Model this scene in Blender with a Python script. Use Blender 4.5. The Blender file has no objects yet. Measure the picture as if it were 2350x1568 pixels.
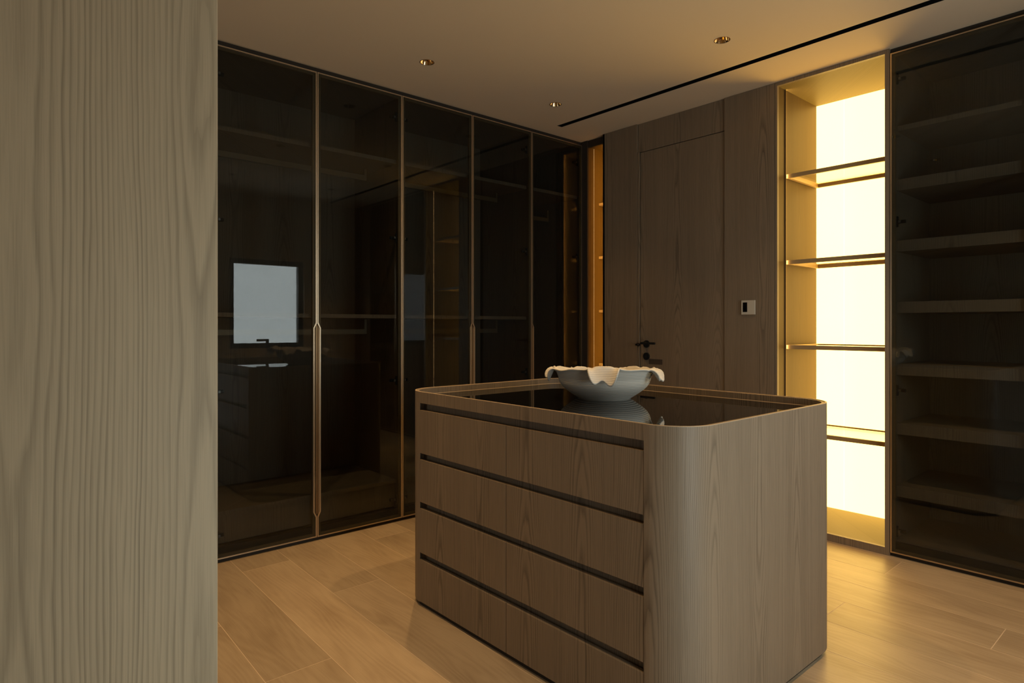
import bpy, bmesh, math, random
from mathutils import Vector, Matrix
random.seed(7)
S = bpy.context.scene
C = S.collection

# ------------------------------------------------------------------ camera
cam_d = bpy.data.cameras.new('camera')
cam_d.sensor_fit = 'HORIZONTAL'; cam_d.sensor_width = 36.0
cam_d.lens = 36.0 * 1444.0 / 2350.0
cam_d.shift_x = 0.0
cam_d.shift_y = -(784.0 - 748.7) / 2350.0
cam_d.clip_start = 0.02
cam = bpy.data.objects.new('camera', cam_d); C.objects.link(cam)
cam.location = (-3.645, -3.366, 1.2)
cam.rotation_euler = (math.radians(90), 0, math.radians(48.86 - 90))
S.camera = cam

# ------------------------------------------------------------------ world: flat overcast daylight
SKY = (0.88, 0.97, 0.94); SKY_STRENGTH = 7.8
w = bpy.data.worlds.new('overcast_sky'); S.world = w; w.use_nodes = True
bg = w.node_tree.nodes['Background']
bg.inputs['Color'].default_value = (*SKY, 1); bg.inputs['Strength'].default_value = SKY_STRENGTH

# ------------------------------------------------------------------ view
vs = S.view_settings
vs.view_transform = 'Standard'
try: vs.look = 'None'
except Exception: pass
vs.exposure = 0.0; vs.gamma = 1.0; vs.use_curve_mapping = False
S.cycles.max_bounces = 8; S.cycles.diffuse_bounces = 4; S.cycles.glossy_bounces = 4
S.cycles.transparent_max_bounces = 14; S.cycles.transmission_bounces = 4
S.cycles.sample_clamp_indirect = 4.0
S.cycles.caustics_reflective = False; S.cycles.caustics_refractive = False

# light levels
DOWN_W = 12.5
WARM = (1.0, 0.63, 0.29)
BOX_RGB = (5.6, 3.5, 0.80)
LED_RGB = (1.0, 0.55, 0.18)

# portals: guide daylight sampling through the two window openings of the back wall
def portal(name, x0, x1, z0, z1, y):
    l = bpy.data.lights.new(name, 'AREA'); l.shape = 'RECTANGLE'
    l.size = x1 - x0; l.size_y = z1 - z0; l.cycles.is_portal = True
    o = bpy.data.objects.new(name, l); C.objects.link(o)
    o.location = ((x0 + x1) / 2, y, (z0 + z1) / 2)
    o.rotation_euler = (math.radians(90), 0, 0)     # -Z of the light -> +Y (into the room)
    return o
W1 = (-1.475, -0.645, 0.955, 1.945)      # window seen mirrored in the wardrobe glass
W2 = (-2.85, -2.05, 0.05, 1.25)          # unseen window added beside the viewpoint to light partition and island
YB = -3.74                                # back wall
portal('daylight_portal', W1[0], W1[1], W1[2], W1[3], YB - 0.10)
portal('daylight_portal', W2[0], W2[1], W2[2], W2[3], YB - 0.10)
W3 = (-0.42, -0.06, 0.40, 1.35)          # unseen narrow window added at the passage end to light the drawers
po = portal('daylight_portal', W3[0], W3[1], W3[2], W3[3], 0)
po.location = (-5.10, (W3[0] + W3[1]) / 2, (W3[2] + W3[3]) / 2); po.rotation_euler = (math.radians(90), 0, math.radians(-90))

ZC = 2.65          # ceiling height
XR = 0.0           # front plane of the fitted wall on the right
XL = -5.0

# ------------------------------------------------------------------ helpers
def box(bm, x0, x1, y0, y1, z0, z1, bev=0.0):
    x0, x1 = min(x0, x1), max(x0, x1); y0, y1 = min(y0, y1), max(y0, y1); z0, z1 = min(z0, z1), max(z0, z1)
    v = [bm.verts.new(p) for p in ((x0,y0,z0),(x1,y0,z0),(x1,y1,z0),(x0,y1,z0),(x0,y0,z1),(x1,y0,z1),(x1,y1,z1),(x0,y1,z1))]
    fs = [bm.faces.new([v[i] for i in q]) for q in ((0,3,2,1),(4,5,6,7),(0,1,5,4),(1,2,6,5),(2,3,7,6),(3,0,4,7))]
    if bev:
        es = set(e for f in fs for e in f.edges)
        bmesh.ops.bevel(bm, geom=list(es), offset=bev, segments=2, profile=0.5, affect='EDGES')
    return v
def bx(*a, bev=0.0):
    bm = bmesh.new(); box(bm, *a, bev=bev); return bm
def cyl(bm, p, q, r0, r1=None, n=24, caps=True):
    p, q = Vector(p), Vector(q); r1 = r0 if r1 is None else r1
    d = (q - p).normalized(); a = d.orthogonal().normalized(); b = d.cross(a)
    A = [bm.verts.new(p + (a*math.cos(t)+b*math.sin(t))*r0) for t in [2*math.pi*i/n for i in range(n)]]
    B = [bm.verts.new(q + (a*math.cos(t)+b*math.sin(t))*r1) for t in [2*math.pi*i/n for i in range(n)]]
    for i in range(n):
        f = bm.faces.new((A[i], A[(i+1)%n], B[(i+1)%n], B[i])); f.smooth = True
    if caps:
        bm.faces.new(A[::-1]); bm.faces.new(B)
def obj(name, bm, mat, parent=None, origin=None):
    """one mesh object; bm is in world coordinates; child meshes are shifted to their parent's frame"""
    off = Vector((0, 0, 0)); p = parent
    while p is not None: off += p.location; p = p.parent
    me = bpy.data.meshes.new(name)
    bmesh.ops.recalc_face_normals(bm, faces=bm.faces)
    o0 = Vector(origin) if origin is not None else off
    bm.transform(Matrix.Translation(-o0))
    bm.to_mesh(me); bm.free()
    me.materials.append(mat)
    o = bpy.data.objects.new(name, me); C.objects.link(o)
    o.location = o0 - off
    o.parent = parent
    return o
def thing(name, loc, label, cat, group=None):
    o = bpy.data.objects.new(name, None); C.objects.link(o)
    o.location = loc; o.empty_display_size = 0.05
    o['label'] = label; o['category'] = cat
    if group: o['group'] = group
    return o
def tag(o, label, cat, group=None):
    o['label'] = label; o['category'] = cat
    if group: o['group'] = group
    return o
def struct(o, label, cat=None):
    o['kind'] = 'structure'; o['label'] = label
    o['category'] = cat or o.name.split('_')[0]
    return o

# ------------------------------------------------------------------ materials
def newmat(name):
    m = bpy.data.materials.new(name); m.use_nodes = True
    nt = m.node_tree; b = nt.nodes['Principled BSDF']
    return m, nt, b
def flat(name, col, rough=0.5, metal=0.0, spec=0.5):
    m, nt, b = newmat(name)
    b.inputs['Base Color'].default_value = (*col, 1); b.inputs['Roughness'].default_value = rough
    b.inputs['Metallic'].default_value = metal; b.inputs['Specular IOR Level'].default_value = spec
    return m
def emit(name, col, s=1.0):
    m, nt, b = newmat(name)
    b.inputs['Base Color'].default_value = (0.6, 0.6, 0.6, 1)
    b.inputs['Emission Color'].default_value = (*col, 1); b.inputs['Emission Strength'].default_value = s
    return m
class N:
    def __init__(s, nt): s.nt = nt
    def node(s, t, **k):
        n = s.nt.nodes.new(t)
        for a, v in k.items(): setattr(n, a, v)
        return n
    def link(s, a, b): s.nt.links.new(a, b)
    def math(s, op, a, b=None, clamp=False):
        n = s.node('ShaderNodeMath', operation=op, use_clamp=clamp)
        for i, v in enumerate((a, b)):
            if v is None: continue
            if isinstance(v, (int, float)): n.inputs[i].default_value = v
            else: s.link(v, n.inputs[i])
        return n.outputs[0]
    def comb(s, x, y, z):
        n = s.node('ShaderNodeCombineXYZ')
        for i, v in enumerate((x, y, z)):
            if isinstance(v, (int, float)): n.inputs[i].default_value = v
            else: s.link(v, n.inputs[i])
        return n.outputs[0]
    def noise(s, vec, scale, detail=2.0, rough=0.5):
        n = s.node('ShaderNodeTexNoise'); s.link(vec, n.inputs['Vector'])
        n.inputs['Scale'].default_value = scale; n.inputs['Detail'].default_value = detail
        n.inputs['Roughness'].default_value = rough
        return n.outputs[0]
    def ramp(s, fac, stops):
        n = s.node('ShaderNodeValToRGB'); s.link(fac, n.inputs[0])
        e = n.color_ramp.elements
        while len(e) < len(stops): e.new(0.5)
        for el, (p, c) in zip(e, stops):
            el.position = p; el.color = (*c, 1) if len(c) == 3 else c
        return n.outputs[0]
    def mix(s, fac, a, b, mode='MIX'):
        n = s.node('ShaderNodeMix', data_type='RGBA', blend_type=mode)
        if isinstance(fac, (int, float)): n.inputs[0].default_value = fac
        else: s.link(fac, n.inputs[0])
        for i, v in ((6, a), (7, b)):
            if isinstance(v, tuple): n.inputs[i].default_value = (*v, 1)
            else: s.link(v, n.inputs[i])
        return n.outputs[2]

def veneer(name, light, dark, pitch=0.0062, seed=0.0, rough=0.5, contrast=1.0, leaf=0.30, centre=0.0, spec=0.3):
    """flat-sawn oak veneer in leaves: growth rings R = |(s, d(z))| cut by the face, so the middle of a leaf
    shows long cathedrals and its flanks straight vertical lines"""
    m, nt, b = newmat(name); n = N(nt)
    tc = n.node('ShaderNodeTexCoord'); sep = n.node('ShaderNodeSeparateXYZ'); n.link(tc.outputs['Object'], sep.inputs[0])
    s = n.math('SUBTRACT', n.math('SUBTRACT', sep.outputs[0], sep.outputs[1]), centre)
    z = sep.outputs[2]
    wob = n.noise(n.comb(n.math('MULTIPLY', s, 6.0), n.math('MULTIPLY', z, 0.9), seed), 1.0, 2.0, 0.5)
    jit = n.noise(n.comb(n.math('MULTIPLY', s, 55.0), n.math('MULTIPLY', z, 5.0), seed + 3), 1.0, 1.0, 0.55)
    q = n.math('ADD', n.math('DIVIDE', s, leaf), 0.5)
    ls = n.math('MULTIPLY', n.math('SUBTRACT', n.math('FRACT', q), 0.5), leaf)          # across one leaf, 0 = its heart
    ls = n.math('ADD', ls, n.math('MULTIPLY', n.math('SUBTRACT', wob, 0.5), 0.035))
    lid = n.math('FLOOR', q)
    dz = n.noise(n.comb(n.math('MULTIPLY', z, 0.75), n.math('MULTIPLY', lid, 3.7), seed + 7), 1.0, 1.5, 0.5)
    d = n.math('ADD', n.math('MULTIPLY', dz, 0.10), n.math('MULTIPLY', z, 0.012))
    R = n.math('SQRT', n.math('ADD', n.math('MULTIPLY', ls, ls), n.math('MULTIPLY', d, d)))
    ph = n.math('ADD', n.math('DIVIDE', R, pitch), n.math('MULTIPLY', jit, 0.75))
    saw = n.math('FRACT', ph)
    line = n.ramp(saw, [(0.0, (1, 1, 1)), (0.10, (0.8, 0.8, 0.8)), (0.38, (0.16, 0.16, 0.16)), (0.80, (0.0, 0.0, 0.0)), (1.0, (0.95, 0.95, 0.95))])
    ringv = n.noise(n.comb(n.math('MULTIPLY', n.math('FLOOR', ph), 0.37), n.math('MULTIPLY', lid, 2.1), seed), 7.3, 0.0, 0.5)   # each ring its own depth of colour
    fib = n.noise(n.comb(n.math('MULTIPLY', s, 620.0), n.math('MULTIPLY', z, 11.0), seed), 1.0, 1.0, 0.6)
    tone = wob
    stren = n.noise(n.comb(n.math('MULTIPLY', s, 20.0), n.math('MULTIPLY', z, 2.0), seed + 5), 1.0, 1.0, 0.5)
    amp = n.math('MULTIPLY', n.math('ADD', n.math('MULTIPLY', ringv, 1.2), 0.0), n.math('ADD', stren, 0.35))
    f = n.math('MULTIPLY', line, n.math('MULTIPLY', amp, 0.95 * contrast))
    f = n.math('ADD', f, n.math('MULTIPLY', n.math('SUBTRACT', fib, 0.5), 0.60 * contrast))
    f = n.math('ADD', f, n.math('MULTIPLY', n.math('SUBTRACT', tone, 0.5), 0.40), clamp=True)
    col = n.mix(f, light, dark)
    n.link(col, b.inputs['Base Color'])
    b.inputs['Roughness'].default_value = rough; b.inputs['Specular IOR Level'].default_value = spec
    return m

def plank_mat():
    m, nt, b = newmat('oak_floor_plank'); n = N(nt)
    tc = n.node('ShaderNodeTexCoord'); sep = n.node('ShaderNodeSeparateXYZ'); n.link(tc.outputs['Object'], sep.inputs[0])
    oi = n.node('ShaderNodeObjectInfo'); r = oi.outputs['Random']
    x = sep.outputs[0]; y = n.math('ADD', sep.outputs[1], n.math('MULTIPLY', r, 37.0)); rz = n.math('MULTIPLY', r, 91.0)
    slow = n.noise(n.comb(n.math('MULTIPLY', x, 5.0), n.math('MULTIPLY', y, 0.9), rz), 1.0, 2.0, 0.5)
    ph = n.math('ADD', n.math('MULTIPLY', x, 30.0), n.math('MULTIPLY', slow, 16.0))
    wv = n.math('ADD', n.math('MULTIPLY', n.math('SINE', n.math('MULTIPLY', ph, 6.2832)), 0.5), 0.5)
    fib = n.noise(n.comb(n.math('MULTIPLY', x, 260.0), n.math('MULTIPLY', y, 9.0), rz), 1.0, 2.5, 0.6)
    cloud = n.noise(n.comb(n.math('MULTIPLY', x, 9.0), n.math('MULTIPLY', y, 2.6), rz), 1.0, 3.0, 0.55)
    f = n.math('ADD', n.math('MULTIPLY', wv, 0.20), n.math('MULTIPLY', n.math('SUBTRACT', fib, 0.5), 0.55))
    f = n.math('ADD', f, n.math('MULTIPLY', n.math('SUBTRACT', cloud, 0.42), 1.5), clamp=True)
    base = n.mix(f, (0.455, 0.345, 0.218), (0.285, 0.198, 0.116))
    # knots
    vk = n.node('ShaderNodeTexVoronoi'); vk.feature = 'F1'
    n.link(n.comb(n.math('ADD', n.math('MULTIPLY', x, 3.6), n.math('MULTIPLY', fib, 0.05)), n.math('MULTIPLY', y, 1.05), rz), vk.inputs['Vector'])
    vk.inputs['Scale'].default_value = 0.8
    kn = n.ramp(n.math('ADD', vk.outputs['Distance'], n.math('MULTIPLY', cloud, 0.06)), [(0.0, (1, 1, 1)), (0.055, (0.8, 0.8, 0.8)), (0.09, (0, 0, 0))])
    col = n.mix(n.math('MULTIPLY', kn, 0.65), base, (0.09, 0.055, 0.030))
    tone = n.math('ADD', n.math('MULTIPLY', r, 0.22), 0.89)
    col = n.mix(1.0, col, n.comb(tone, tone, tone), 'MULTIPLY')
    n.link(col, b.inputs['Base Color'])
    b.inputs['Specular IOR Level'].default_value = 0.45
    ro = n.math('ADD', n.math('MULTIPLY', fib, 0.12), 0.34)
    n.link(ro, b.inputs['Roughness'])
    return m

def pane(name, tint, ior=1.5, boost=1.0):
    """thin tinted glass: tinted see-through + Fresnel mirror"""
    m, nt, b = newmat(name); nt.nodes.remove(b); n = N(nt)
    out = nt.nodes['Material Output']
    tr = n.node('ShaderNodeBsdfTransparent'); tr.inputs[0].default_value = (*tint, 1)
    gl = n.node('ShaderNodeBsdfGlossy'); gl.inputs['Roughness'].default_value = 0.0; gl.inputs[0].default_value = (1, 1, 1, 1)
    fr = n.node('ShaderNodeFresnel'); fr.inputs[0].default_value = ior
    # front and back faces treated alike
    geo = n.node('ShaderNodeNewGeometry')
    iv = n.math('ADD', n.math('MULTIPLY', geo.outputs['Backfacing'], 1.0 / ior - ior), ior)
    lw = n.node('ShaderNodeLayerWeight'); lw.inputs[0].default_value = 0.5
    # schlick from facing so that rays leaving the pane see the same reflectance
    f1 = n.math('POWER', lw.outputs['Facing'], 5.0)
    R0 = ((ior - 1) / (ior + 1)) ** 2 * boost
    fac = n.math('ADD', n.math('MULTIPLY', f1, 1.0 - R0), R0)
    mx = n.node('ShaderNodeMixShader'); n.link(fac, mx.inputs[0]); n.link(tr.outputs[0], mx.inputs[1]); n.link(gl.outputs[0], mx.inputs[2])
    n.link(mx.outputs[0], out.inputs['Surface'])
    return m

WOOD = veneer('taupe_oak_veneer', (0.245, 0.188, 0.130), (0.100, 0.075, 0.051), seed=0.0, contrast=1.15, leaf=0.26, centre=0.36)
WOOD_DOOR = veneer('taupe_oak_veneer_wall', (0.245, 0.188, 0.130), (0.100, 0.075, 0.051), seed=3.7, contrast=1.0)
WOOD_PART = veneer('pale_oak_veneer', (0.520, 0.425, 0.286), (0.230, 0.184, 0.120), seed=11.3, pitch=0.0058, contrast=0.95, leaf=0.23, centre=-3.357+2.30)
WOOD_IN = veneer('wardrobe_interior_veneer', (0.230, 0.175, 0.120), (0.12, 0.088, 0.058), seed=5.1)
WOOD_RIM = veneer('rim_oak', (0.46, 0.345, 0.225), (0.30, 0.215, 0.13), seed=6.1, contrast=0.5)
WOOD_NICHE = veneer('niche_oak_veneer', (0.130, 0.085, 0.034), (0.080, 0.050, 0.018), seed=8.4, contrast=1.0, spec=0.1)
WOOD_NICHE_LIT = veneer('niche_oak_veneer_flat', (0.205, 0.158, 0.068), (0.145, 0.106, 0.042), seed=8.4, contrast=0.7, spec=0.1)  # same veneer lightened: brighter light on top and base put into the colour
PLANK = plank_mat()
GROUT = flat('pale_joint_filler', (0.62, 0.48, 0.32), 0.7)
PAINT = flat('warm_white_ceiling_paint', (0.68, 0.565, 0.415), 0.9, spec=0.2)
CHAMP = flat('champagne_aluminium', (0.62, 0.50, 0.36), 0.38, metal=1.0)
BRONZE = flat('bronze_aluminium', (0.235, 0.165, 0.090), 0.42, metal=0.35)
SHELFM = flat('brown_shelf_frame', (0.40, 0.27, 0.125), 0.4, metal=0.1)
DARKAL = flat('dark_bronze_lip', (0.13, 0.085, 0.045), 0.5, metal=0.5)
SMOKE = pane('smoked_bronze_glass', (0.66, 0.685, 0.69), 1.5, 0.60)
CLEAR = pane('clear_glass', (0.97, 0.97, 0.97), 1.45)
SHELFG = pane('warm_tinted_glass', (0.97, 0.93, 0.80), 1.5)
BLACKG = flat('black_glass', (0.004, 0.0035, 0.003), 0.0, spec=0.5)
BLACKM = flat('matt_black_metal', (0.012, 0.012, 0.012), 0.45, metal=0.3)
BLACKP = flat('black_void', (0.006, 0.006, 0.006), 0.9, spec=0.1)
DARKW = flat('dark_plinth', (0.030, 0.024, 0.019), 0.6, spec=0.3)
STEEL = flat('hinge_steel', (0.35, 0.33, 0.30), 0.4, metal=1.0)
GOLDR = flat('gold_reflector', (0.80, 0.58, 0.32), 0.14, metal=1.0)
WHITEP = flat('off_white_plastic', (0.55, 0.51, 0.43), 0.45)
PATCH = flat('grey_film', (0.085, 0.062, 0.045), 0.4)
LBOX = emit('lightbox_diffuser', tuple(c / max(BOX_RGB) for c in BOX_RGB), max(BOX_RGB))
LEDS = emit('led_strip_soft', (1.0, 0.58, 0.22), 5.0)
LEDH = emit('led_strip_bright', (1.0, 0.52, 0.10), 115.0)
LEDN = emit('led_strip_line', (1.0, 0.60, 0.27), 1.3)
LEDG = emit('led_strip_groove', (1.0, 0.62, 0.24), 40.0)
LAMP = emit('downlight_led', (1.0, 0.70, 0.38), 14.0)

# ------------------------------------------------------------------ floor
floor = struct(obj('floor', bx(XL, 0.62, YB - 0.1, 0.62, -0.06, -0.0004), GROUT), 'pale oak plank floor running towards the glass wardrobes', 'floor')
PW, PL, TILT = 0.2378, 1.55, 0.021
k = -3
def plank_poly(k, y0, y1):
    def xe(kk, y): return -0.050 - PW * kk + TILT * (y + 2.5)
    g = 0.0016
    pts = [(xe(k, y0) - g, y0 + g), (xe(k + 1, y0) + g, y0 + g), (xe(k + 1, y1) + g, y1 - g), (xe(k, y1) - g, y1 - g)]
    return [(min(0.30, max(XL + 0.01, p[0])), p[1]) for p in pts]
for k in range(-1, 21):
    j = -2.26 + 0.517 * k
    j -= math.floor((j - (YB - 0.02)) / PL) * PL + PL
    y = j
    while y < 0.28:
        y0, y1 = max(y, YB + 0.005), min(y + PL, 0.28)
        if y1 - y0 > 0.02:
            P = plank_poly(k, y0, y1)
            if abs(P[0][0] - P[1][0]) > 0.03:
                bm = bmesh.new()
                lo = [bm.verts.new((p[0], p[1], -0.00035)) for p in P]
                hi = [bm.verts.new((p[0], p[1], 0.0)) for p in P]
                bm.faces.new(hi[::-1])
                for i in range(4): bm.faces.new((lo[i], lo[(i+1) % 4], hi[(i+1) % 4], hi[i]))
                cx = sum(p[0] for p in P) / 4; cy = sum(p[1] for p in P) / 4
                obj('plank', bm, PLANK, floor, origin=(cx, cy, 0))
        y += PL

# ------------------------------------------------------------------ ceiling with slot and downlight holes
DL = [(-1.722, -0.455), (-0.725, -0.455), (-1.722, -1.665), (-0.745, -1.665), (-1.70, -2.915), (-0.70, -2.915), (-2.735, -0.66), (-2.735, -1.665), (-3.75, -0.85)]  # last three are unseen, added to light the left floor and drawers
DL_POWER = (1.05, 0.34, 0.9, 0.34, 0.4, 1.6, 0.9, 1.0, 0.35)
RH = 0.0375
SLOT = (-0.405, -0.357, -3.62, -0.152)
def loop(bm, pts, z):
    vs_ = [bm.verts.new((p[0], p[1], z)) for p in pts]
    return [bm.edges.new((vs_[i], vs_[(i+1) % len(vs_)])) for i in range(len(vs_))]
bm = bmesh.new(); ed = []
ed += loop(bm, [(XL, YB - 0.1), (0.62, YB - 0.1), (0.62, 0.62), (XL, 0.62)], ZC)
ed += loop(bm, [(SLOT[0], SLOT[2]), (SLOT[1], SLOT[2]), (SLOT[1], SLOT[3]), (SLOT[0], SLOT[3])], ZC)
for (x, y) in DL:
    ed += loop(bm, [(x + RH*math.cos(2*math.pi*i/32), y + RH*math.sin(2*math.pi*i/32)) for i in range(32)], ZC)
bmesh.ops.triangle_fill(bm, use_beauty=True, use_dissolve=False, edges=ed)
box(bm, XL, 0.62, YB - 0.1, 0.62, 2.90, 2.98)
ceiling = struct(obj('ceiling', bm, PAINT), 'warm white plaster ceiling with a long black slot', 'ceiling')

# ------------------------------------------------------------------ outer walls
struct(obj('wall_left', bx(XL, 0.62, 0.62, 0.72, 0, ZC), WOOD_IN), 'wall behind the row of smoked glass wardrobes', 'wall')
wall_right = struct(obj('wall_right', bx(0.62, 0.72, YB - 0.1, 0.72, 0, ZC), WOOD_DOOR), 'brown oak panelled wall with the flush door', 'wall')
bm = bx(XL - 0.12, XL, YB - 0.1, W3[0], 0, ZC); box(bm, XL - 0.12, XL, W3[1], 0.72, 0, ZC)
box(bm, XL - 0.12, XL, W3[0], W3[1], 0, W3[2]); box(bm, XL - 0.12, XL, W3[0], W3[1], W3[3], ZC)
struct(obj('wall_far', bm, PAINT), 'plain wall far behind the pale partition', 'wall')
# back wall with two openings
bm = bmesh.new()
xs = [XL, W2[0], W2[1], W1[0], W1[1], 0.62]
yb0, yb1 = YB - 0.12, YB
box(bm, xs[0], xs[1], yb0, yb1, 0, ZC)
box(bm, xs[1], xs[2], yb0, yb1, 0, W2[2]); box(bm, xs[1], xs[2], yb0, yb1, W2[3], ZC)
box(bm, xs[2], xs[3], yb0, yb1, 0, ZC)
box(bm, xs[3], xs[4], yb0, yb1, 0, W1[2]); box(bm, xs[3], xs[4], yb0, yb1, W1[3], ZC)
box(bm, xs[4], xs[5], yb0, yb1, 0, ZC)
struct(obj('wall_back', bm, PAINT), 'plain wall with the window seen mirrored in the wardrobe glass', 'wall')

def window(name, Wn, label, lever=True):
    x0, x1, z0, z1 = Wn
    fy0, fy1 = YB - 0.10, YB - 0.035
    bm = bmesh.new(); f = 0.055
    box(bm, x0, x0 + f, fy0, fy1, z0, z1, 0.003); box(bm, x1 - f, x1, fy0, fy1, z0, z1, 0.003)
    box(bm, x0 + f, x1 - f, fy0, fy1, z0, z0 + f, 0.003); box(bm, x0 + f, x1 - f, fy0, fy1, z1 - f, z1, 0.003)
    o = struct(obj(name, bm, BLACKM), label, 'window')
    obj('window_pane', bx(x0 + f, x1 - f, YB - 0.075, YB - 0.069, z0 + f, z1 - f), CLEAR, o)
    if lever:
        xm = (x0 + x1) / 2 - 0.02
        bm = bmesh.new()
        box(bm, xm + 0.0, xm + 0.03, YB - 0.036, YB - 0.02, z0 + 0.012, z0 + 0.075, 0.003)
        box(bm, xm - 0.105, xm + 0.03, YB - 0.022, YB - 0.006, z0 + 0.075, z0 + 0.10, 0.003)
        box(bm, xm + 0.0, xm + 0.03, YB - 0.03, YB - 0.006, z0 + 0.06, z0 + 0.10, 0.003)
        obj('window_handle', bm, BLACKM, o)
    return o
window('window_1', W1, 'small black framed window mirrored in the leftmost wardrobe doors')
window('added_window_2', W2, 'unseen black framed window added beside the viewpoint for daylight', lever=False)

bm = bmesh.new(); f = 0.045; y0, y1, z0, z1 = W3
box(bm, XL - 0.10, XL - 0.04, y0, y0 + f, z0, z1, 0.003); box(bm, XL - 0.10, XL - 0.04, y1 - f, y1, z0, z1, 0.003)
box(bm, XL - 0.10, XL - 0.04, y0 + f, y1 - f, z0, z0 + f, 0.003); box(bm, XL - 0.10, XL - 0.04, y0 + f, y1 - f, z1 - f, z1, 0.003)
wo = struct(obj('added_window_3', bm, BLACKM), 'unseen narrow window added at the end of the passage to light the drawers', 'window')
obj('window_pane', bx(XL - 0.075, XL - 0.069, y0 + f, y1 - f, z0 + f, z1 - f), CLEAR, wo)
# pale partition in the foreground
struct(obj('wall_partition', bx(XL, -3.3375, -2.30, -2.17, 0, ZC, bev=0.0015), WOOD_PART), 'pale oak veneered partition at the left edge of the view', 'wall')

# ------------------------------------------------------------------ slot diffuser
t = thing('slot_diffuser', (-0.381, -1.88, ZC), 'long black linear air slot running along the ceiling', 'air vent')
x0, x1, y0, y1 = SLOT
bm = bmesh.new()
box(bm, x0 - 0.004, x0, y0, y1, ZC + 0.0005, ZC + 0.10); box(bm, x1, x1 + 0.004, y0, y1, ZC + 0.0005, ZC + 0.10)
box(bm, x0, x1, y0 - 0.004, y0, ZC + 0.0005, ZC + 0.10); box(bm, x0, x1, y1, y1 + 0.004, ZC + 0.0005, ZC + 0.10)
box(bm, x0 - 0.004, x1 + 0.004, y0, y1, ZC + 0.10, ZC + 0.104)
obj('housing', bm, BLACKP, t)
for i in range(2):
    xx = x0 + 0.016 + i * 0.016
    obj('vane', bx(xx - 0.001, xx + 0.001, y0, y1, ZC + 0.02, ZC + 0.06), BLACKP, t)

# ------------------------------------------------------------------ downlights
DLL = ['recessed downlight above the second wardrobe door from the pale partition',
       'small recessed downlight nearest the inner end of the black ceiling slot',
       'recessed downlight directly over the ruffled bowl',
       'recessed downlight beside the middle of the black ceiling slot, nearest the glowing niche',
       'recessed downlight near the window wall, between island and viewpoint',
       'recessed downlight near the window wall, beside the right wardrobe',
       'unseen recessed downlight added above the wardrobe door next to the pale partition',
       'unseen recessed downlight added above the floor left of the island drawers',
       'unseen recessed downlight added above the passage behind the pale partition']
def downlight(x, y, label, on):
    t = thing('recessed_downlight', (x, y, ZC), label, 'downlight', 'ceiling downlights')
    n = 32
    bm = bmesh.new()
    prof = [(RH, 0.0), (RH - 0.0015, 0.004), (0.030, 0.022), (0.022, 0.045), (0.0165, 0.060)]
    rings = [[bm.verts.new((x + r*math.cos(2*math.pi*i/n), y + r*math.sin(2*math.pi*i/n), ZC + h)) for i in range(n)] for r, h in prof]
    for a, b in zip(rings, rings[1:]):
        for i in range(n):
            f = bm.faces.new((a[i], a[(i+1)%n], b[(i+1)%n], b[i])); f.smooth = True
    obj('reflector', bm, GOLDR, t)
    bm = bmesh.new(); cyl(bm, (x, y, ZC + 0.060), (x, y, ZC + 0.075), 0.0165, n=24)
    obj('lamp_lens', bm, LAMP if on else BLACKP, t)
    bm = bmesh.new()
    for r, zz in ((RH + 0.0022, ZC - 0.0012),):
        A = [bm.verts.new((x + RH*0.985*math.cos(2*math.pi*i/n), y + RH*0.985*math.sin(2*math.pi*i/n), zz)) for i in range(n)]
        B = [bm.verts.new((x + r*math.cos(2*math.pi*i/n), y + r*math.sin(2*math.pi*i/n), zz)) for i in range(n)]
        D = [bm.verts.new((x + r*math.cos(2*math.pi*i/n), y + r*math.sin(2*math.pi*i/n), ZC)) for i in range(n)]
        for i in range(n):
            bm.faces.new((A[i], A[(i+1)%n], B[(i+1)%n], B[i])); bm.faces.new((B[i], B[(i+1)%n], D[(i+1)%n], D[i]))
    obj('trim_ring', bm, GOLDR, t)
    if on:
        l = bpy.data.lights.new('downlight_beam', 'SPOT'); l.energy = DOWN_W * 4 * on; l.color = WARM
        l.spot_size = math.radians(84); l.spot_blend = 0.85; l.shadow_soft_size = 0.018
        o = bpy.data.objects.new('downlight_beam', l); C.objects.link(o); o.parent = t; o.location = (0, 0, -0.002)
    return t
for i, (x, y) in enumerate(DL): downlight(x, y, DLL[i], DL_POWER[i])

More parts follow.
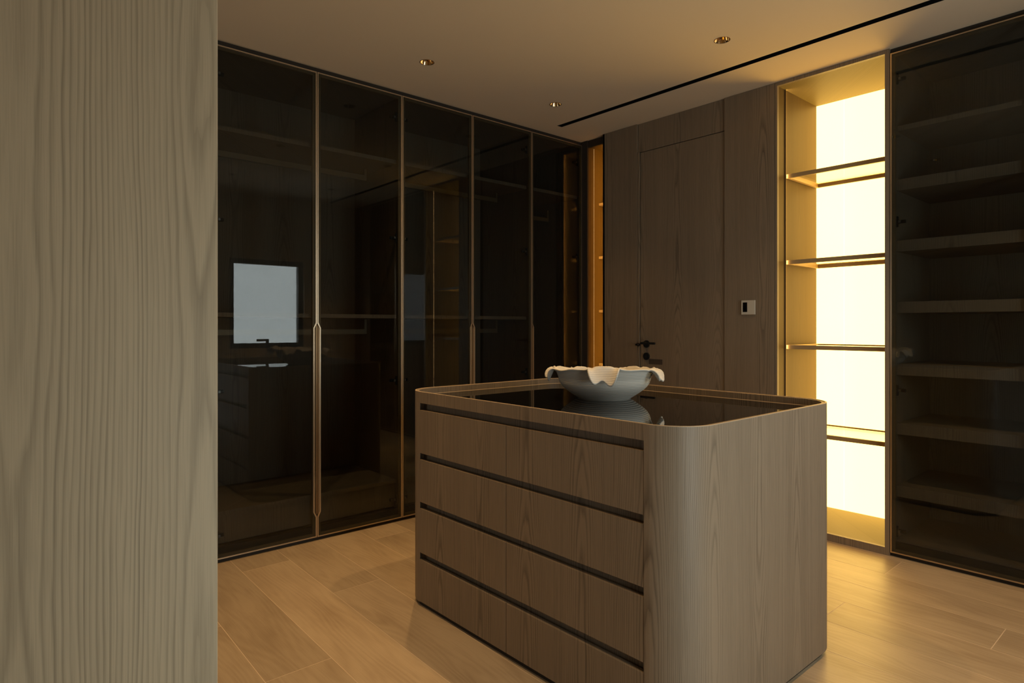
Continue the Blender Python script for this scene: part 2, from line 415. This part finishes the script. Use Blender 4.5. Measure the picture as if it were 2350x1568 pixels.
# ------------------------------------------------------------------ glass wardrobes
DZ0, DZ1 = 0.020, 2.622
HZ0, HZ1 = 0.135, 1.215      # finger-pull notch
def make_unit(name, origin, ux, uy, length, doors, depth, label, shelves, rails, drawer_h, group, partitions=()):
    """ux: unit vector along the front, uy: unit vector into the cabinet; doors = [(a0,a1,handle_side,hinge_side)]"""
    O = Vector(origin)
    t = thing(name, tuple(O), label, 'wardrobe', group)
    ux, uy = Vector(ux), Vector(uy)
    def bxl(a0, a1, d0, d1, z0, z1, bev=0.0, bm=None):
        p, q = O + ux*a0 + uy*d0, O + ux*a1 + uy*d1
        b_ = bm or bmesh.new()
        box(b_, p.x, q.x, p.y, q.y, z0, z1, bev); return b_
    def V(a, d, z): return tuple((O + ux*a + uy*d)) [:2] + (z,)
    T = 0.018
    for a0 in (0.0, length - T):
        obj('side_panel', bxl(a0, a0 + T, 0.024, depth, 0.075, 2.632), WOOD_IN, t)
    obj('back_panel', bxl(T, length - T, depth - 0.012, depth, 0.075, 2.632), WOOD_IN, t)
    obj('top_panel', bxl(T, length - T, 0.024, depth - 0.012, 2.612, 2.632), WOOD_IN, t)
    obj('plinth', bxl(0.0, length, 0.016, 0.036, 0.0, 0.075), DARKW, t)
    obj('cornice_filler', bxl(0.0, length, 0.016, 0.036, 2.612, ZC - 0.0005), DARKW, t)
    if drawer_h:
        o = obj('drawer', bxl(T + 0.002, length - T - 0.002, 0.050, 0.068, 0.085, drawer_h - 0.022, 0.001), WOOD_IN, t)
        obj('shelf', bxl(T, length - T, 0.040, depth - 0.012, drawer_h - 0.020, drawer_h), WOOD_IN, t)
        obj('bottom_panel', bxl(T, length - T, 0.075, depth - 0.012, 0.075, 0.082), WOOD_IN, t)
    else:
        obj('bottom_panel', bxl(T, length - T, 0.036, depth - 0.012, 0.066, 0.085), WOOD_IN, t)
    for z0, z1, d0 in shelves:
        obj('shelf', bxl(T, length - T, d0, depth - 0.012, z0, z1), WOOD_IN, t)
    for z in rails:
        bm = bxl(0.09, length - 0.09, 0.285, 0.300, z - 0.015, z + 0.015)
        for a in (0.09, length - 0.105): bxl(a, a + 0.015, 0.285, 0.300, z + 0.015, z + 0.078, bm=bm)
        obj('hanging_rail', bm, BRONZE, t)
    G = 0.0016
    for a0, a1, hs, hinge in doors:
        a0 += G; a1 -= G
        lip, lw_ = 0.0065, 0.021
        bm = bmesh.new()
        # outer lip (bright), cut away at the finger pull
        bxl(a0, a1, 0.0, 0.022, DZ1 - lip, DZ1, bm=bm); bxl(a0, a1, 0.0, 0.022, DZ0, DZ0 + lip, bm=bm)
        for s_ in (0, 1):
            e0, e1 = (a0, a0 + lip) if s_ == 0 else (a1 - lip, a1)
            if hs == s_:
                bxl(e0, e1, 0.0, 0.022, DZ0 + lip, HZ0, bm=bm); bxl(e0, e1, 0.0, 0.022, HZ1, DZ1 - lip, bm=bm)
            else:
                bxl(e0, e1, 0.0, 0.022, DZ0 + lip, DZ1 - lip, bm=bm)
        d = obj('door', bm, CHAMP, t)
        # inner lip behind the glass edge
        bm = bmesh.new(); i0, i1 = a0 + lip, a1 - lip
        z0, z1 = DZ0 + lip, DZ1 - lip
        bxl(i0, i1, 0.0072, 0.022, z1 - 0.0155, z1, bm=bm); bxl(i0, i1, 0.0072, 0.022, z0, z0 + 0.0155, bm=bm)
        bxl(i0, i0 + 0.0155, 0.0072, 0.022, z0 + 0.0155, z1 - 0.0155, bm=bm); bxl(i1 - 0.0155, i1, 0.0072, 0.022, z0 + 0.0155, z1 - 0.0155, bm=bm)
        obj('inner_frame', bm, BRONZE, d)
        # glass (stops short of the finger pull recess)
        gm = 0.0012
        p0 = 0.0145 if hs == 0 else 0; p1 = 0.0145 if hs == 1 else 0
        g0, g1, gz0, gz1 = i0 + gm, i1 - gm, z0 + gm, z1 - gm
        outl = [(g0, gz0), (g1, gz0)]
        if p1: outl += [(g1, HZ0), (g1 - p1, HZ0 + 0.028), (g1 - p1, HZ1 - 0.028), (g1, HZ1)]
        outl += [(g1, gz1), (g0, gz1)]
        if p0: outl += [(g0, HZ1), (g0 + p0, HZ1 - 0.028), (g0 + p0, HZ0 + 0.028), (g0, HZ0)]
        bm = bmesh.new()
        fr_ = [bm.verts.new(V(a_, 0.0022, z_)) for a_, z_ in outl]; bk_ = [bm.verts.new(V(a_, 0.0066, z_)) for a_, z_ in outl]
        bm.faces.new(fr_); bm.faces.new(bk_[::-1])
        for i in range(len(outl)): bm.faces.new((fr_[i], fr_[(i+1) % len(outl)], bk_[(i+1) % len(outl)], bk_[i]))
        obj('glass_pane', bm, SMOKE, d)
        if hs is not None:
            e = a0 if hs == 0 else a1; sg = 1 if hs == 0 else -1
            bm = bmesh.new(); ch = 0.028; wd = 0.0145; th = 0.0022
            def prism(front_pts):
                """front_pts: (u, d, z) with u measured inwards from the door edge"""
                return [bm.verts.new(V(e + sg*u, dd, z)) for u, dd, z in front_pts]
            # sloping finger surface
            q = prism([(0.0008, 0.0215, HZ0), (wd, 0.0006, HZ0 + ch), (wd, 0.0006, HZ1 - ch), (0.0008, 0.0215, HZ1)])
            bm.faces.new(q)
            # bright edge strip that follows the notch
            A = [(0.0, HZ0), (wd, HZ0 + ch), (wd, HZ1 - ch), (0.0, HZ1)]
            B = [(lip, HZ0 - 0.004), (wd + 0.0055, HZ0 + ch - 0.003), (wd + 0.0055, HZ1 - ch + 0.003), (lip, HZ1 + 0.004)]
            for (ua, za), (ub, zb), (uc, zc_), (ud, zd) in zip(A, B, B[1:], A[1:]):
                f0 = prism([(ua, -0.0004, za), (ub, -0.0004, zb), (uc, -0.0004, zc_), (ud, -0.0004, zd)])
                f1 = prism([(ua, 0.0070, za), (ub, 0.0070, zb), (uc, 0.0070, zc_), (ud, 0.0070, zd)])
                bm.faces.new(f0); bm.faces.new(f1[::-1])
                for i in range(4): bm.faces.new((f0[i], f0[(i+1) % 4], f1[(i+1) % 4], f1[i]))
            obj('finger_pull', bm, CHAMP, d)
        e = a0 if hinge == 0 else a1; sg = 1 if hinge == 0 else -1
        for z in (0.13, 0.865, 1.745, 2.49):
            bm = bmesh.new()
            bxl(e + sg*0.004, e + sg*0.030, 0.023, 0.036, z - 0.028, z + 0.028, 0.003, bm=bm)
            bxl(e + sg*0.008, e + sg*0.060, 0.036, 0.050, z - 0.009, z + 0.009, 0.003, bm=bm)
            h = obj('hinge', bm, BLACKM, d)
            obj('hinge_plate', bxl(e + sg*0.030, e + sg*0.040, 0.0245, 0.034, z - 0.006, z + 0.006), STEEL, d)
    return t
LW = 'fitted glass wardrobes'
SH = [(2.205, 2.228, 0.040), (1.248, 1.270, 0.040)]
XB = [-2.696, -2.151, -1.603, -1.057, -0.512, 0.029]
make_unit('glass_wardrobe', (XB[0], 0, 0), (1,0,0), (0,1,0), XB[2]-XB[0], [(0, XB[1]-XB[0], 1, 0), (XB[1]-XB[0], XB[2]-XB[0], 0, 1)], 0.60,
          'smoked glass double wardrobe beside the pale partition, mirroring a small window', SH, [2.150, 1.165], 0.25, LW)
make_unit('glass_wardrobe', (XB[2], 0, 0), (1,0,0), (0,1,0), XB[4]-XB[2], [(0, XB[3]-XB[2], 1, 0), (XB[3]-XB[2], XB[4]-XB[2], 0, 1)], 0.60,
          'smoked glass double wardrobe in the middle of the row, behind the island', SH, [2.150, 1.165], 0.25, LW)
make_unit('glass_wardrobe', (XB[4], 0, 0), (1,0,0), (0,1,0), XB[5]-XB[4], [(0, XB[5]-XB[4], 0, 1)], 0.60,
          'narrow single-door smoked glass wardrobe in the far corner', SH[:1], [2.060], 0.25, LW)
make_unit('glass_wardrobe', (XB[0]-1.093, 0, 0), (1,0,0), (0,1,0), 1.092, [(0, 0.546, 1, 0), (0.546, 1.092, 0, 1)], 0.60,
          'smoked glass double wardrobe hidden behind the pale partition', SH, [2.150, 1.165], 0.25, LW)
YR0 = -2.1905
RS = [(2.222, 2.248, 0.045)] + [(z, z + 0.058, 0.045) for z in (1.910, 1.590, 1.269, 0.944, 0.634, 0.308)]
make_unit('glass_wardrobe', (0, YR0, 0), (0,-1,0), (1,0,0), 1.18, [(0, 0.59, 1, 0), (0.59, 1.18, 0, 1)], 0.60,
          'smoked glass wardrobe with thick wooden shelves, right of the glowing niche', RS, [], 0.0, LW)
struct(obj('trim_1', bx(0.010, 0.04, YB, YR0 - 1.181, 0, ZC), WOOD_DOOR), 'wood filler strip beside the right wardrobe', 'trim')

# ------------------------------------------------------------------ fitted wood wall: panels, door, header
def wp(y0, y1, z0, z1, xf, th=0.03, mat=None):
    return obj('wall_panel', bx(xf, xf + th, y0, y1, z0, z1, bev=0.0012), mat or WOOD_DOOR, wall_right)
wp(-0.556, -0.236, 0.0, ZC - 0.001, 0.0)
obj('wall_panel', bx(0.0, 0.42, -0.254, -0.2365, 0.0, ZC - 0.001), WOOD_DOOR, wall_right)
wp(-1.571, -1.243, 0.0, ZC - 0.001, 0.0)
wp(-1.2395, -0.5585, 2.446, ZC - 0.001, 0.012)
obj('wall_panel', bx(0.002, 0.03, -0.5745, -0.5585, 0.0, 2.443, bev=0.001), WOOD_DOOR, wall_right)
obj('wall_backing', bx(0.052, 0.07, -1.57, -0.56, 0.0, ZC - 0.001), BLACKP, wall_right)
door = struct(obj('door_1', bx(0.012, 0.050, -1.2385, -0.5795, 0.006, 2.441, bev=0.0012), veneer('taupe_oak_veneer_door', (0.245, 0.188, 0.130), (0.100, 0.075, 0.051), seed=17.9, contrast=1.0)), 'flush brown oak door with black lever handle', 'door')
def disc_x(x0, x1, y, z, r):
    bm = bmesh.new(); cyl(bm, (x0, y, z), (x1, y, z), r, n=28); return bm
bm = disc_x(0.004, 0.0121, -0.633, 1.073, 0.026)
obj('lever_rose', bm, BLACKM, door)
bm = bmesh.new()
cyl(bm, (-0.042, -0.633, 1.080), (0.005, -0.633, 1.080), 0.009, n=20)
box(bm, -0.052, -0.038, -0.745, -0.622, 1.072, 1.088, 0.004)
obj('door_lever', bm, BLACKM, door)
obj('key_rose', disc_x(0.003, 0.0121, -0.633, 0.986, 0.026), BLACKM, door)
bm = bmesh.new(); box(bm, 0.000, 0.004, -0.636, -0.630, 0.975, 0.997, 0.001); obj('thumb_turn', bm, BLACKM, door)
obj('adhesive_film', bx(0.0113, 0.0121, -0.765, -0.650, 0.932, 0.968), PATCH, door)  # thin dark rectangle below the lever
bm = bmesh.new(); cyl(bm, (-0.004, -0.570, 1.067), (0.003, -0.570, 1.067), 0.012, n=20); cyl(bm, (-0.010, -0.585, 1.067), (-0.010, -0.555, 1.067), 0.008, n=16)
obj('latch_knob', bm, BLACKM, door)

# thermostat
t = thing('thermostat', (0.0, -1.4085, 1.271), 'square off-white thermostat with dark screen beside the glowing niche', 'thermostat')
obj('case', bx(-0.012, -0.0005, -1.453, -1.364, 1.271, 1.359, bev=0.002), WHITEP, t)
obj('screen', bx(-0.0128, -0.0119, -1.4045, -1.376, 1.287, 1.346), BLACKG, t)

# ------------------------------------------------------------------ big glowing display niche
NY0, NY1 = -1.5875, -2.1665     # opening
ND = 0.536
NZ0, NZ1 = 0.040, 2.628
t = thing('display_niche', (0.0, (NY0 + NY1) / 2, 0.0), 'tall glowing display niche with a backlit panel and glass shelves', 'shelving')
bm = bmesh.new()
box(bm, 0.0, 0.022, NY0, NY0 + 0.0135, 0.0, ZC - 0.001); box(bm, 0.0, 0.022, NY1 - 0.022, NY1, 0.0, ZC - 0.001)
box(bm, 0.0, 0.022, NY1, NY0, NZ1, ZC - 0.001); box(bm, 0.0, 0.022, NY1, NY0, 0.0, NZ0)
obj('front_frame', bm, WOOD, t)
gx0, gx1 = 0.096, 0.103       # lighting groove in the sides
for ys, yo in ((NY0, NY0 + 0.013), (NY1, NY1 - 0.013)):
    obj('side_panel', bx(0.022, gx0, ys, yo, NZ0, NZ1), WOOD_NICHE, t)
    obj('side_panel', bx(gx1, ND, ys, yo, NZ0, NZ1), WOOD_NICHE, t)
sg = 1
obj('groove_liner', bx(gx0, gx1, NY0 + 0.001, NY0 + 0.006, NZ0, NZ1), DARKAL, t)
obj('lamp_profile', bx(gx0 + 0.0005, gx0 + 0.0022, NY0 - 0.0065, NY0 + 0.001, NZ0, NZ1), DARKAL, t)
xq = gx0 + 0.0026
bm = bmesh.new(); bm.faces.new([bm.verts.new(p) for p in ((xq, NY0 - 0.0058, NZ0), (xq, NY0 - 0.0004, NZ0), (xq, NY0 - 0.0004, NZ1), (xq, NY0 - 0.0058, NZ1))])
obj('led_strip', bm, LEDG, t)
obj('led_strip', bx(gx0 + 0.002, gx1 - 0.002, NY1 - 0.004, NY1 - 0.001, NZ0, NZ1), LEDS, t)
obj('top_panel', bx(0.022, ND, NY1 - 0.012, NY0 + 0.012, NZ1, NZ1 + 0.015), WOOD_NICHE_LIT, t)
obj('base_panel', bx(0.022, ND, NY1 - 0.012, NY0 + 0.012, NZ0 - 0.018, NZ0), WOOD_NICHE_LIT, t)
seam = -1.7578
obj('light_panel', bx(ND, ND + 0.004, seam + 0.0005, NY0, NZ0, NZ1), LBOX, t)
obj('light_panel', bx(ND, ND + 0.004, NY1, seam - 0.0005, NZ0, NZ1), LBOX, t)
for z in (2.105, 1.585, 1.074, 0.560):
    th = 0.0245; y0, y1 = NY1 + 0.004, NY0 - 0.004; d0, d1 = 0.108, ND - 0.012; bw = 0.020
    bm = bmesh.new()
    box(bm, d0, d0 + 0.014, y0, y1, z - th/2, z + th/2, 0.001); box(bm, d1 - 0.014, d1, y0, y1, z - th/2, z + th/2, 0.001)
    box(bm, d0 + 0.014, d1 - 0.014, y0, y0 + bw, z - th/2, z + th/2, 0.001); box(bm, d0 + 0.014, d1 - 0.014, y1 - bw, y1, z - th/2, z + th/2, 0.001)
    s = obj('shelf', bm, SHELFM, t)
    obj('glass_panel', bx(d0 + 0.014, d1 - 0.014, y0 + bw, y1 - bw, z + 0.002, z + 0.008), SHELFG, s)

# ------------------------------------------------------------------ narrow lit niche in the far corner
t = thing('corner_niche', (0.05, -0.20, 0.0), 'narrow amber lit shelf niche in the far corner beside the door wall', 'shelving')
LX, LXD = 0.046, 0.42
ly0, ly1 = -0.052, -0.2365
bm = bmesh.new()
box(bm, 0.030, 0.046, ly0, 0.0235, 0.0, ZC - 0.001)
box(bm, LX - 0.006, LX + 0.012, -0.2355, ly0, 2.596, ZC - 0.001); box(bm, LX - 0.006, LX + 0.012, -0.2355, ly0, 0.0, 0.05)
obj('front_frame', bm, DARKW, t)
obj('side_panel', bx(0.046, 0.1085, ly0, ly0 + 0.012, 0.03, 2.60), WOOD_NICHE, t)
obj('side_panel', bx(0.1125, LXD, ly0, ly0 + 0.012, 0.03, 2.60), WOOD_NICHE, t)
obj('led_strip', bx(0.1095, 0.1115, ly0 + 0.0015, ly0 + 0.004, 0.05, 2.598), LEDN, t)
obj('stile', bx(0.046, 0.058, ly1 + 0.0003, ly1 + 0.016, 0.05, 2.596), DARKW, t)
bm = bmesh.new(); bm.faces.new([bm.verts.new(p) for p in ((0.0588, ly1 + 0.002, 0.052), (0.0588, ly1 + 0.012, 0.052), (0.0588, ly1 + 0.012, 2.594), (0.0588, ly1 + 0.002, 2.594))])
obj('led_strip', bm, LEDH, t)
obj('back_panel', bx(LXD, LXD + 0.012, ly1, ly0, 0.03, 2.60), WOOD_NICHE, t)
obj('top_panel', bx(0.046, LXD, ly1, ly0, 2.60, 2.615), WOOD_NICHE, t)
obj('base_panel', bx(0.046, LXD, ly1, ly0, 0.03, 0.05), WOOD_NICHE, t)
for z in (2.166, 1.744, 1.319, 0.895, 0.47):
    obj('shelf', bx(0.165, LXD, ly1 + 0.002, ly0 - 0.002, z - 0.010, z + 0.010, bev=0.001), WOOD_RIM, t)

# ------------------------------------------------------------------ island
IX0, IX1, IY0, IY1, IR = -2.170, -1.165, -2.395, -0.945, 0.135
def rrect(x0, x1, y0, y1, r, n=14):
    """rounded rectangle: starts on the drawer face (x0) going towards -y, then round"""
    pts = []
    def arc(cx, cy, a0, a1):
        for i in range(n + 1):
            a = math.radians(a0 + (a1 - a0) * i / n); pts.append((cx + r*math.cos(a), cy + r*math.sin(a)))
    arc(x0 + r, y0 + r, 180, 270); arc(x1 - r, y0 + r, 270, 360); arc(x1 - r, y1 - r, 0, 90); arc(x0 + r, y1 - r, 90, 180)
    return pts
def ring(bm, outer, inner, z0, z1, closed=True, smooth=False, bev=0.0):
    n = len(outer)
    a = [bm.verts.new((*p, z0)) for p in outer]; b = [bm.verts.new((*p, z1)) for p in outer]
    c = [bm.verts.new((*p, z0)) for p in inner]; d = [bm.verts.new((*p, z1)) for p in inner]
    for i in range(n if closed else n - 1):
        j = (i + 1) % n
        for q in ((a[i], a[j], b[j], b[i]), (c[j], c[i], d[i], d[j]), (b[i], b[j], d[j], d[i]), (a[j], a[i], c[i], c[j])):
            f = bm.faces.new(q); f.smooth = False
    if not closed:
        bm.faces.new((a[0], b[0], d[0], c[0])); bm.faces.new((a[-1], c[-1], d[-1], b[-1]))
ITZ = 0.920; IG = 0.892
DY0, DY1 = -2.253, -1.056          # drawer field
t = thing('island_dresser', ((IX0 + IX1) / 2, (IY0 + IY1) / 2, 0.0), 'brown oak island dresser with rounded corners, slotted drawers and black glass top', 'dresser')
out = rrect(IX0, IX1, IY0, IY1, IR, 18); inn = rrect(IX0 + 0.018, IX1 - 0.018, IY0 + 0.018, IY1 - 0.018, IR - 0.018, 18)
bm = bmesh.new(); ring(bm, out, inn, 0.871, ITZ - 0.002)
tp = rrect(IX0 + 0.002, IX1 - 0.002, IY0 + 0.002, IY1 - 0.002, IR - 0.002, 18)
obj('top_band', bm, WOOD, t)
# thin pale top edge
bm = bmesh.new(); ring(bm, rrect(IX0, IX1, IY0, IY1, IR, 18), rrect(IX0 + 0.006, IX1 - 0.006, IY0 + 0.006, IY1 - 0.006, IR - 0.006, 18), ITZ - 0.002, ITZ)
obj('top_edge', bm, WOOD_RIM, t)
# wrap-round side panel (everything but the drawer field)
o2 = [(IX0, DY0)] + out + [(IX0, DY1)]; i2 = [(IX0 + 0.018, DY0)] + inn + [(IX0 + 0.018, DY1)]
bm = bmesh.new(); ring(bm, o2, i2, 0.020, 0.871, closed=False)
obj('side_panel', bm, WOOD, t)
obj('carcass', bx(IX0 + 0.030, IX1 - 0.030, DY0 - 0.02, DY1 + 0.02, 0.020, 0.871), WOOD, t)
pl = rrect(IX0 + 0.014, IX1 - 0.014, IY0 + 0.014, IY1 - 0.014, IR - 0.014, 14)
bm = bmesh.new(); ring(bm, pl, rrect(IX0 + 0.05, IX1 - 0.05, IY0 + 0.05, IY1 - 0.05, IR - 0.05, 14), 0.0, 0.020)
obj('plinth', bm, DARKW, t)
YM = -1.644
for z0, z1 in ((0.656, 0.841), (0.447, 0.629), (0.231, 0.420), (0.021, 0.201)):
    for y0, y1 in ((YM + 0.0012, DY1 - 0.0012), (DY0 + 0.0015, YM - 0.0012)):
        obj('drawer', bx(IX0 + 0.0005, IX0 + 0.020, y0, y1, z0, z1, bev=0.0012), WOOD, t)
# black glass and the inner liner of the raised rim
bm = bmesh.new()
gp = rrect(IX0 + 0.0185, IX1 - 0.0185, IY0 + 0.0185, IY1 - 0.0185, IR - 0.0185, 18)
lo = [bm.verts.new((*p, IG - 0.008)) for p in gp]; hi = [bm.verts.new((*p, IG)) for p in gp]
bm.faces.new(lo[::-1]); bm.faces.new(hi)
for i in range(len(gp)): bm.faces.new((lo[i], lo[(i+1) % len(gp)], hi[(i+1) % len(gp)], hi[i]))
obj('glass_top', bm, BLACKG, t)
# sloped liner strips: four straight, four curved
def liner(seg_o, seg_i):
    bm = bmesh.new()
    a = [bm.verts.new((*p, ITZ - 0.003)) for p in seg_o]; b = [bm.verts.new((*p, IG - 0.001)) for p in seg_i]
    c = [bm.verts.new((*p, IG - 0.001)) for p in seg_o]
    for i in range(len(a) - 1):
        bm.faces.new((a[i], a[i+1], b[i+1], b[i])); bm.faces.new((b[i], b[i+1], c[i+1], c[i])); bm.faces.new((c[i], c[i+1], a[i+1], a[i]))
    bm.faces.new((a[0], b[0], c[0])); bm.faces.new((a[-1], c[-1], b[-1]))
    return bm
n1 = 18
lo_ = rrect(IX0 + 0.0055, IX1 - 0.0055, IY0 + 0.0055, IY1 - 0.0055, IR - 0.0055, n1); li_ = rrect(IX0 + 0.0195, IX1 - 0.0195, IY0 + 0.0195, IY1 - 0.0195, IR - 0.0195, n1)
for q in range(4):
    s0 = q * (n1 + 1)
    obj('rim_strip', liner(lo_[s0:s0 + n1 + 1], li_[s0:s0 + n1 + 1]), WOOD_RIM, t)
    e = s0 + n1; f = (e + 1) % len(lo_)
    def shrink(p, q_): 
        d = Vector((q_[0] - p[0], q_[1] - p[1])); u = d.normalized() * 0.0012
        return [(p[0] + u.x, p[1] + u.y), (q_[0] - u.x, q_[1] - u.y)]
    obj('rim_strip', liner(shrink(lo_[e], lo_[f]), shrink(li_[e], li_[f])), WOOD_RIM, t)

# ------------------------------------------------------------------ ruffled ceramic bowl
def ceramic():
    m, nt, b = newmat('matt_white_ceramic'); n = N(nt)
    b.inputs['Base Color'].default_value = (0.77, 0.73, 0.65, 1); b.inputs['Roughness'].default_value = 0.5
    b.inputs['Specular IOR Level'].default_value = 0.3
    tc = n.node('ShaderNodeTexCoord'); sep = n.node('ShaderNodeSeparateXYZ'); n.link(tc.outputs['Object'], sep.inputs[0])
    no = n.noise(tc.outputs['Object'], 6.0, 2.0)
    rg = n.math('SINE', n.math('MULTIPLY', n.math('ADD', sep.outputs[2], n.math('MULTIPLY', no, 0.004)), 950.0))
    bp = n.node('ShaderNodeBump'); bp.inputs['Strength'].default_value = 0.25; bp.inputs['Distance'].default_value = 0.0015
    n.link(rg, bp.inputs['Height']); n.link(bp.outputs[0], b.inputs['Normal'])
    return m
BC = Vector((-1.566, -1.588, IG + 0.0005))
A0 = math.radians(-139.4)
PET = [(-1, 13.5, 1.00, 0.064), (66, 10.0, 0.95, 0.050), (92, 9.0, 0.95, 0.046), (142, 11.0, 0.9, 0.045), (-150, 10.0, 0.9, 0.045), (-112, 8.0, 0.7, 0.03), (-84, 12.0, 1.0, 0.046), (168, 7.0, 0.6, 0.025)]
bm = bmesh.new()
NA = 360
wall = [(0.0, 0.004), (0.06, 0.004), (0.096, 0.0), (0.104, 0.0015), (0.110, 0.006), (0.129, 0.018), (0.148, 0.031), (0.166, 0.0445), (0.179, 0.057), (0.187, 0.070), (0.191, 0.082), (0.193, 0.092)]
NL = 26
grid = []
for i in range(NA):
    a = 360.0 * i / NA - 180.0
    D = 0.0; lob = 0.0; hang = 0.04
    for c, wd, amp, hg in PET:
        dl = (a - c + 180) % 360 - 180
        e = math.exp(-(abs(dl) / wd) ** 5)
        if amp * e > D:
            D = amp * e; lob = -math.cos(2 * math.pi * (dl + 0.6) / (wd * 1.2)) * e; hang = hg
    wob = 0.5 + 0.5 * math.sin(math.radians(a * 9 + 40))
    up = 0.018 + 0.012 * math.cos(math.radians(a)) + 0.006 * wob * (1 - D) + 0.022 * D + 0.004 * math.sin(math.radians(3 * a + 70))
    turn = 0.016
    hl = 0.004 + 0.004 * wob * (1 - D) + D * (hang + 0.0125 * lob)
    L = up + turn + hl
    T = math.radians(14 + 12 * wob + 112 * D)
    th = math.radians(60 + 8 * D)
    prof = list(wall)
    r, z = wall[-1]
    for j in range(1, NL + 1):
        sl = L * (j - 0.5) / NL
        k_ = min(1.0, max(0.0, (sl - up) / turn)); k_ = k_ * k_ * (3 - 2 * k_)
        ang = th - T * k_
        r += math.cos(ang) * L / NL; z += math.sin(ang) * L / NL
        prof.append((r, z))
    aa = A0 + math.radians(a)
    rs = 1.0 + 0.010 * math.sin(math.radians(2 * a + 30))
    grid.append([bm.verts.new((BC.x + rr*rs*math.cos(aa), BC.y + rr*rs*math.sin(aa), BC.z + zz)) if k > 0 else None for k, (rr, zz) in enumerate(prof)])
cv = bm.verts.new((BC.x, BC.y, BC.z + 0.004))
for i in range(NA):
    g, h = grid[i], grid[(i + 1) % NA]
    bm.faces.new((cv, g[1], h[1]))
    for k in range(1, len(g) - 1):
        bm.faces.new((g[k], g[k+1], h[k+1], h[k]))
for f in bm.faces: f.smooth = True
bowl = obj('ruffled_bowl', bm, ceramic(), None, origin=tuple(BC))
tag(bowl, 'off-white ceramic bowl with ruffled drooping rim standing on the black glass top', 'bowl')
so = bowl.modifiers.new('thickness', 'SOLIDIFY'); so.thickness = 0.0055; so.offset = -1.0
